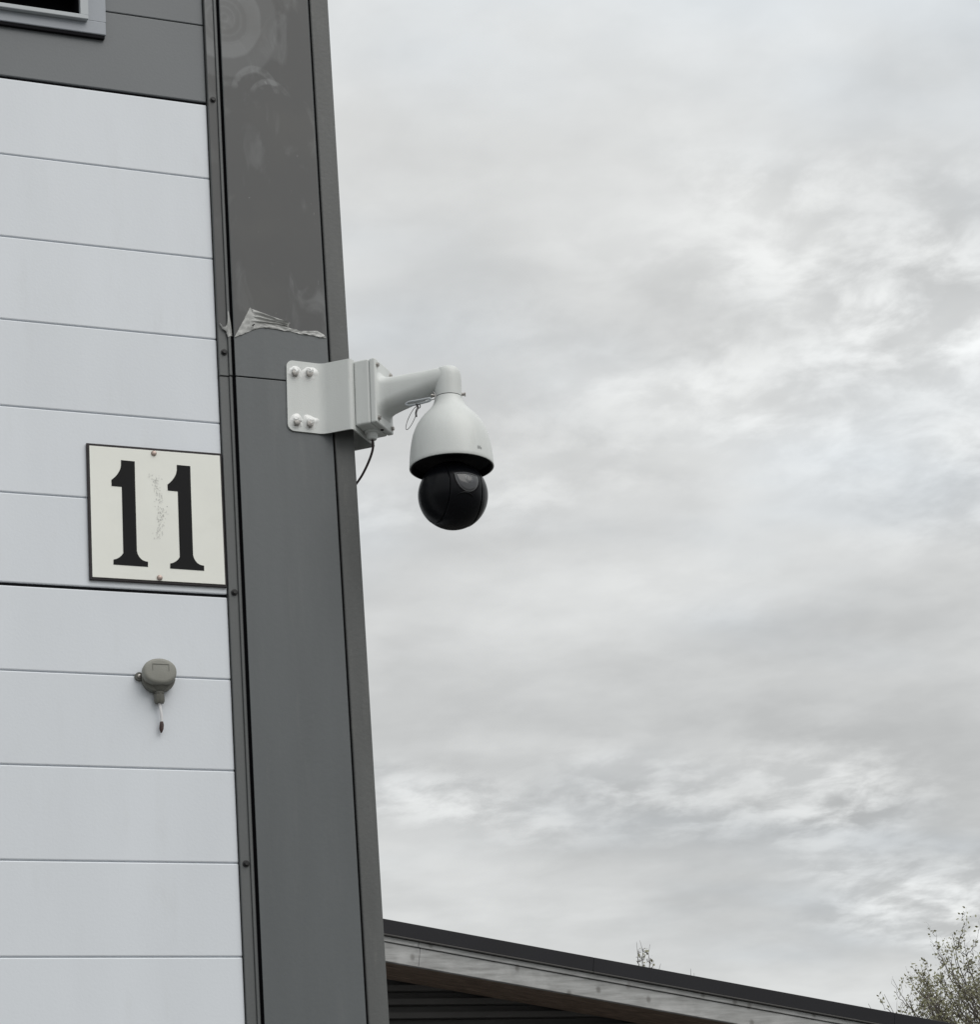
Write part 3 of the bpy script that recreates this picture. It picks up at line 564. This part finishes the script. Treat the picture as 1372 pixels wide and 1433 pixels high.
# camera ball: centre section between two side shells
BZ, BR = 3.5545 - PZ, 0.0775
Lw = Vector((0.06, -0.998, 0)).normalized()                        # pan direction (out of the wall)
Lx = Vector((-Lw.y, Lw.x, 0))                                      # to the right of it
loc0 = DM @ Vector((AX, EC, 0)); BC = Vector((loc0.x, loc0.y, BZ))
BM_ = Matrix((Lx, Lw, Vector((0, 0, 1)))).transposed()             # local: x right, y forward, z up
def sph(x0, x1, r, name, m, parent, n=40, rim=0.0012):
    bm = bmesh.new(); rot = Matrix(((0, 0, 1), (0, 1, 0), (-1, 0, 0)))
    pr = []
    a0, a1 = math.acos(max(-1, min(1, x1 / r))), math.acos(max(-1, min(1, x0 / r)))
    for k in range(n + 1):
        a = a0 + (a1 - a0) * k / n; rr = r * math.sin(a); xx = r * math.cos(a)
        pr.append((max(rr, 0.0004), xx))
    if x1 < r: pr = [(pr[0][0] - 0.010, pr[0][1] - 0.0), (pr[0][0] - rim, pr[0][1] + 0.0)] + [(p_[0], p_[1]) for p_ in pr[1:]]
    if x0 > -r: pr = pr[:-1] + [(pr[-1][0] - rim, pr[-1][1]), (pr[-1][0] - 0.010, pr[-1][1])]
    add_lathe(bm, pr, n=64, mat3=rot); bmesh.ops.recalc_face_normals(bm, faces=bm.faces[:])
    for v in bm.verts: v.co = BC + BM_ @ v.co
    return sharp(obj(name, bm, m, parent), 40)
ball = sph(-0.0385, 0.0385, BR, 'camera_ball', 'ball', ptz)
sph(-BR, -0.0400, BR + 0.0006, 'side_shell', 'ball', ball); sph(0.0400, BR, BR + 0.0006, 'side_shell', 'ball', ball)
def patch(name, poly, off, m, parent, lift=0.0):
    """polygon given as (azimuth, elevation) degrees on the ball"""
    bm = bmesh.new(); cx = sum(p_[0] for p_ in poly) / len(poly); cz = sum(p_[1] for p_ in poly) / len(poly)
    rows = []
    for f in [i / 6 for i in range(1, 7)]:
        row = []
        for az, el in poly:
            a, e = math.radians(cx + (az - cx) * f), math.radians(cz + (el - cz) * f); rr = BR + off - (0.0 if f < 1 else off + 0.0004)
            row.append(bm.verts.new(BC + BM_ @ Vector((rr * math.sin(a) * math.cos(e), rr * math.cos(a) * math.cos(e), rr * math.sin(e)))))
        rows.append(row)
    n = len(poly)
    for a, b in zip(rows, rows[1:]):
        for k in range(n): bm.faces.new((a[k], a[(k + 1) % n], b[(k + 1) % n], b[k]))
    bm.faces.new(rows[0]); bmesh.ops.recalc_face_normals(bm, faces=bm.faces[:]); return sharp(obj(name, bm, m, parent), 60)
dpoly = [(25 * math.cos(a), 21 + 35 * math.sin(a)) for a in [math.pi + math.pi * k / 24 for k in range(25)]]
dpoly = dpoly + [(25 - 50 * k / 8, 21 + 3 * math.sin(math.pi * k / 8)) for k in range(1, 8)]
patch('lens_window', [(x * 1.08, 22 + (z - 22) * 1.08) for x, z in dpoly], 0.0007, 'ballmatte', ball)
patch('window_rim', [(x * 1.03, 21 + (z - 21) * 1.03) for x, z in dpoly], 0.0010, 'rim', ball)
lw = patch('lens_window', [(x * 0.95, 20.0 + (z - 21) * 0.95) for x, z in dpoly], 0.0015, 'glass', ball)
patch('lens_ring', [(2 + 9 * math.cos(a), 10 + 9 * math.sin(a)) for a in [2 * math.pi * k / 24 for k in range(24)]], 0.0016, 'lens', lw)
patch('lens_ring', [(2 + 6.5 * math.cos(a), 10 + 6.5 * math.sin(a)) for a in [2 * math.pi * k / 24 for k in range(24)]], 0.0019, 'glass', lw)
bm = bmesh.new(); pts = []
for k in range(13):
    t = k / 12; a, e = math.radians(-22 + 34 * t), math.radians(-20 + 6 * math.sin(math.pi * t)); pts.append(BC + BM_ @ Vector((math.sin(a) * math.cos(e), math.cos(a) * math.cos(e), math.sin(e))) * (BR + 0.0006))
add_tube(bm, pts, [0.0004 + 0.0014 * math.sin(math.pi * k / 12) for k in range(13)], 8); sharp(obj('wiper_ridge', bm, 'ball', ball), 60)
# safety wire with its snap hook under the arm
saf = []
bm = bmesh.new()
hk = [(0.196, 0.0215, -0.0430), (0.205, 0.0205, -0.0395), (0.225, 0.0200, -0.0400), (0.252, 0.0205, -0.0400), (0.258, 0.022, -0.0420), (0.252, 0.0230, -0.0455), (0.225, 0.0230, -0.0470), (0.206, 0.0225, -0.0470)]
add_tube(bm, smooth_pts(hk + [hk[0]], 4)[:-1], 0.0026, 8, closed=True); hook = todez(sharp(obj('snap_hook', bm, 'palegrey', ptz), 60))
bm = bmesh.new(); add_tube(bm, smooth_pts([(0.2560, 0.022, -0.043), (0.2640, 0.026, -0.042), (0.2670, 0.029, -0.034), (0.2640, 0.030, -0.026), (0.260, 0.032, -0.020)]), 0.0013, 8); todez(sharp(obj('wire_loop', bm, 'wire', hook), 60))
bm = bmesh.new(); add_tube(bm, smooth_pts([(0.2230, 0.022, -0.047), (0.2260, 0.021, -0.056), (0.2220, 0.020, -0.068), (0.2215, 0.021, -0.078)]), [0.0024] * 19, 8); add_tube(bm, [(0.2290 + 0.0035 * math.cos(a), 0.021, -0.054 + 0.0045 * math.sin(a)) for a in [2 * math.pi * k / 12 for k in range(12)]], 0.0011, 6, closed=True); todez(sharp(obj('cable_clip', bm, 'screw', hook), 60))
bm = bmesh.new(); pts = []
for k in range(28):
    a = 2 * math.pi * k / 28; u, w = 0.0285 * math.cos(a), 0.0085 * math.sin(a); tl = math.radians(62); pts.append((0.2110 + u * math.cos(tl) - w * math.sin(tl) , 0.019 + 0.002 * math.sin(a), -0.0800 + u * math.sin(tl) + w * math.cos(tl)))
add_tube(bm, pts, 0.0009, 6, closed=True); todez(sharp(obj('wire_loop', bm, 'wire', hook), 60))
# supply cable from the gland back to the wall behind the corner
st = DM @ Vector((0.0945, 0.062, JB[0] - 0.019))
bm = bmesh.new(); add_tube(bm, smooth_pts([st, st + Vector((0.001, 0.000, -0.020)), st + Vector((-0.004, 0.010, -0.045)), st + Vector((-0.015, 0.030, -0.076)), st + Vector((-0.028, 0.052, -0.100)), st + Vector((-0.037, 0.070, -0.118))], 8), 0.0028, 8); sharp(obj('supply_cable', bm, 'cable', ptz), 60)

# ------------------------------------------------------------------ shed behind, with sloping verge
shed = thing('shed', 'dark shed with sloping black edged roof and weathered grey board', 'shed', (3.5235, 8.0, 0))
SL = math.atan((4.2224 - 3.7075) / (6.5588 - 3.5235)); cs, sn = math.cos(SL), math.sin(SL)
XA, XB = -5.0, 9.0
def rake(name, u0, u1, y0, y1, h0, h1, m, bev=0.0, parent=shed):
    """box along the verge: u along the slope (0 at the reference point), h measured down from the top edge"""
    bm = bmesh.new(); add_box(bm, u0, u1, y0, y1, -h1, -h0, bev); bm.transform(Matrix.Rotation(SL, 4, 'Y')); bm.transform(Matrix.Translation((0, 0, 4.2224)))
    return obj(name, bm, m, parent)
for u0, u1 in ((-3.20, -1.20), (-1.199, 1.248), (1.2485, 3.20), (3.2005, 5.2), (5.2005, 7.2)):      # verge flashing lengths
    rake('verge_flashing', u0, u1, -0.022, 0.06, 0.0, 0.081, 'roofblack', 0.003); rake('drip_edge', u0 + 0.001, u1 - 0.001, -0.030, 0.02, 0.0815, 0.0895, 'corrugated', 0.002)
for u0, u1 in ((-3.2, -1.1), (-1.0985, 0.2), (0.2025, 3.4), (3.4025, 7.2)): rake('batten', u0, u1, -0.010, 0.02, 0.092, 0.118, 'board', 0.002)
for u0, u1 in ((-3.2, 0.215), (0.2165, 4.3), (4.3015, 7.2)): rake('verge_board', u0, u1, 0.000, 0.032, 0.1215, 0.224, 'board', 0.003)
for k in range(4): rake('soffit_plank', -3.2, 7.2, 0.033 + k * 0.094, 0.125 + k * 0.094, 0.200 - 0.001 * (k % 2), 0.2225 + 0.0008 * (k % 2), 'soffit', 0.003)
rake('roof_deck', -3.2, 7.2, 0.061, 5.5, 0.0, 0.10, 'roofblack')
# corrugated gable wall: horizontal trapezoid ribs
bm = bmesh.new(); pit = 0.0762; yb = 0.405; z = 0.02; prf = []
while z < 4.85:
    prf += [(yb, z), (yb, z + pit * 0.42), (yb + 0.060, z + pit * 0.46), (yb + 0.060, z + pit * 0.96)]; z += pit
prf = [(y, zz_) for y, zz_ in prf]
for (ya, za), (y2, z2) in zip(prf, prf[1:]):
    xr = lambda zc: (4.2224 - 0.12 - zc) * cs / sn
    xe0, xe1 = min(xr(za), 6.8), min(xr(z2), 6.8)
    if xe1 < -3.0: break
    bm.faces.new([bm.verts.new(v) for v in ((-3.1, ya, za), (xe0, ya, za), (xe1, y2, z2), (-3.1, y2, z2))])
bmesh.ops.remove_doubles(bm, verts=bm.verts[:], dist=1e-5); bmesh.ops.recalc_face_normals(bm, faces=bm.faces[:])
obj('gable_wall', bm, 'corrugated', shed)
bm = bmesh.new(); a = [(-3.1, 0.47, 0), (6.8, 0.47, 0), (6.8, 0.47, 4.2224 - 0.12 - 6.8 * sn / cs), (-3.1, 0.47, 4.2224 - 0.12 + 3.1 * sn / cs)]
f0 = [bm.verts.new(v) for v in a]; f1 = [bm.verts.new((v[0], 5.4, v[2])) for v in a]; bm.faces.new(f0); bm.faces.new(f1[::-1]); [bm.faces.new((f0[k], f1[k], f1[(k + 1) % 4], f0[(k + 1) % 4])) for k in range(4)]
bmesh.ops.recalc_face_normals(bm, faces=bm.faces[:]); obj('shed_body', bm, 'corrugated', shed)

# ------------------------------------------------------------------ trees beyond the shed
def tree(name, label, loc, zc, rx, rz, nshoot, leaf_n, leaf_size, seed, trunk_r, low=0.0, tips=()):
    """upright shoots fan out from the stem and end inside an uneven ellipsoid (centre height zc, radii rx, rz)"""
    rd = random.Random(seed); t = thing(name, label, 'tree', loc)
    stem = [Vector((0.06 * noise.noise(Vector((seed, k * 0.7, 0))) * rx, 0.06 * noise.noise(Vector((0, k * 0.7, seed))) * rx, (zc + rz * 0.55) * k / 8)) for k in range(9)]
    bm = bmesh.new(); add_tube(bm, stem, [trunk_r * (1 - 0.85 * k / 8) for k in range(9)], 8); sharp(obj('trunk', bm, 'bark', t), 60)
    bl = bmesh.new(); spots = []
    def shoot(p0, p2, r, lvl):
        p1 = Vector((p0.x + (p2.x - p0.x) * 0.75, p0.y + (p2.y - p0.y) * 0.75, p0.z + (p2.z - p0.z) * 0.30)); ps = []
        for k in range(9):
            u = k / 8; q = p0 * (1 - u) ** 2 + p1 * 2 * u * (1 - u) + p2 * u * u; ps.append(q + Vector((rd.gauss(0, 1), rd.gauss(0, 1), rd.gauss(0, 1))) * 0.012 * (0 if k == 0 else 1))
        add_tube(bl, ps, [r * (1 - 0.85 * k / 8) for k in range(9)], 5 if lvl == 0 else 4)
        for k in range(3 if lvl == 0 else 1, 9): spots.append((ps[k - 1], ps[k]))
        if lvl < 2:
            for _ in range(5 if lvl == 0 else 2):
                k = rd.randint(3, 7); ln = rd.uniform(0.15, 0.42) * (1 if lvl == 0 else 0.55) * rx / 2.3 * (1.4 if rx < 1 else 1); az = rd.uniform(0, 2 * math.pi)
                shoot(ps[k], ps[k] + Vector((math.cos(az) * ln * 0.6, math.sin(az) * ln * 0.6, ln * rd.uniform(0.5, 1.2))), r * 0.45, lvl + 1)
    for dx, tz in tips: shoot(stem[-1], Vector((dx, 0.3 * dx, tz)), 0.012, 0)
    for i in range(nshoot):
        while True:
            v = Vector((rd.uniform(-1, 1), rd.uniform(-1, 1), rd.uniform(low - 0.6, 1)))
            if 0.30 < v.length < 1: break
        v *= 1 + 0.16 * noise.noise(v * 2.2 + Vector((seed, 0, 0)))
        p2 = Vector((v.x * rx, v.y * rx, zc + v.z * rz)); f = max(0.15, min(0.98, (p2.z - (0.5 + 0.9 * math.hypot(v.x, v.y)) * rz * 0.55) / stem[-1].z)); k = min(7, int(f * 8))
        shoot(stem[k].lerp(stem[k + 1], f * 8 - k), p2, 0.016 * trunk_r / 0.12, 0)
    tag(sharp(obj('branches', bl, 'bark', t), 60), None, None, 'stuff')
    lv = bmesh.new()
    for i in range(leaf_n):
        a, b = rd.choice(spots); p = a.lerp(b, rd.random()) + Vector((rd.gauss(0, 1), rd.gauss(0, 1), rd.gauss(0, 1))) * 0.03
        s = leaf_size * rd.uniform(0.6, 1.25); a = Vector((rd.gauss(0, 1), rd.gauss(0, 1), rd.gauss(0.2, 0.8))).normalized(); b = a.cross(Vector((rd.gauss(0, 1), rd.gauss(0, 1), rd.gauss(0, 1)))).normalized(); c = a.cross(b)
        lv.faces.new([lv.verts.new(p + v) for v in (Vector((0, 0, 0)), a * s * 0.5 + b * s * 0.30 + c * s * 0.05, a * s, a * s * 0.5 - b * s * 0.30 + c * s * 0.05)])
    tag(obj('crown', lv, 'leaf', t), None, None, 'stuff'); return t
tree('deciduous_tree', 'bushy tree with thinning olive leaves standing at the low end of the shed roof', (19.12, 25.0, 0), 4.95, 2.62, 2.45, 560, 50000, 0.050, 21, 0.12, 0.35)
tree('young_tree', 'bare tipped young tree poking up behind middle of the shed roof', (13.88, 25.0, 0), 6.1, 0.30, 0.90, 20, 260, 0.045, 5, 0.05, 0.0, ((-0.10, 7.30), (-0.02, 7.33), (0.11, 7.30), (0.17, 7.10), (0.26, 7.06)))
tree('young_tree', 'tiny twig tip just showing over the shed roof edge', (14.55, 25.0, 0), 5.8, 0.26, 0.90, 16, 260, 0.05, 9, 0.05, 0.0, ((-0.01, 6.99), (0.05, 6.94)))

scene.render.engine = 'CYCLES'
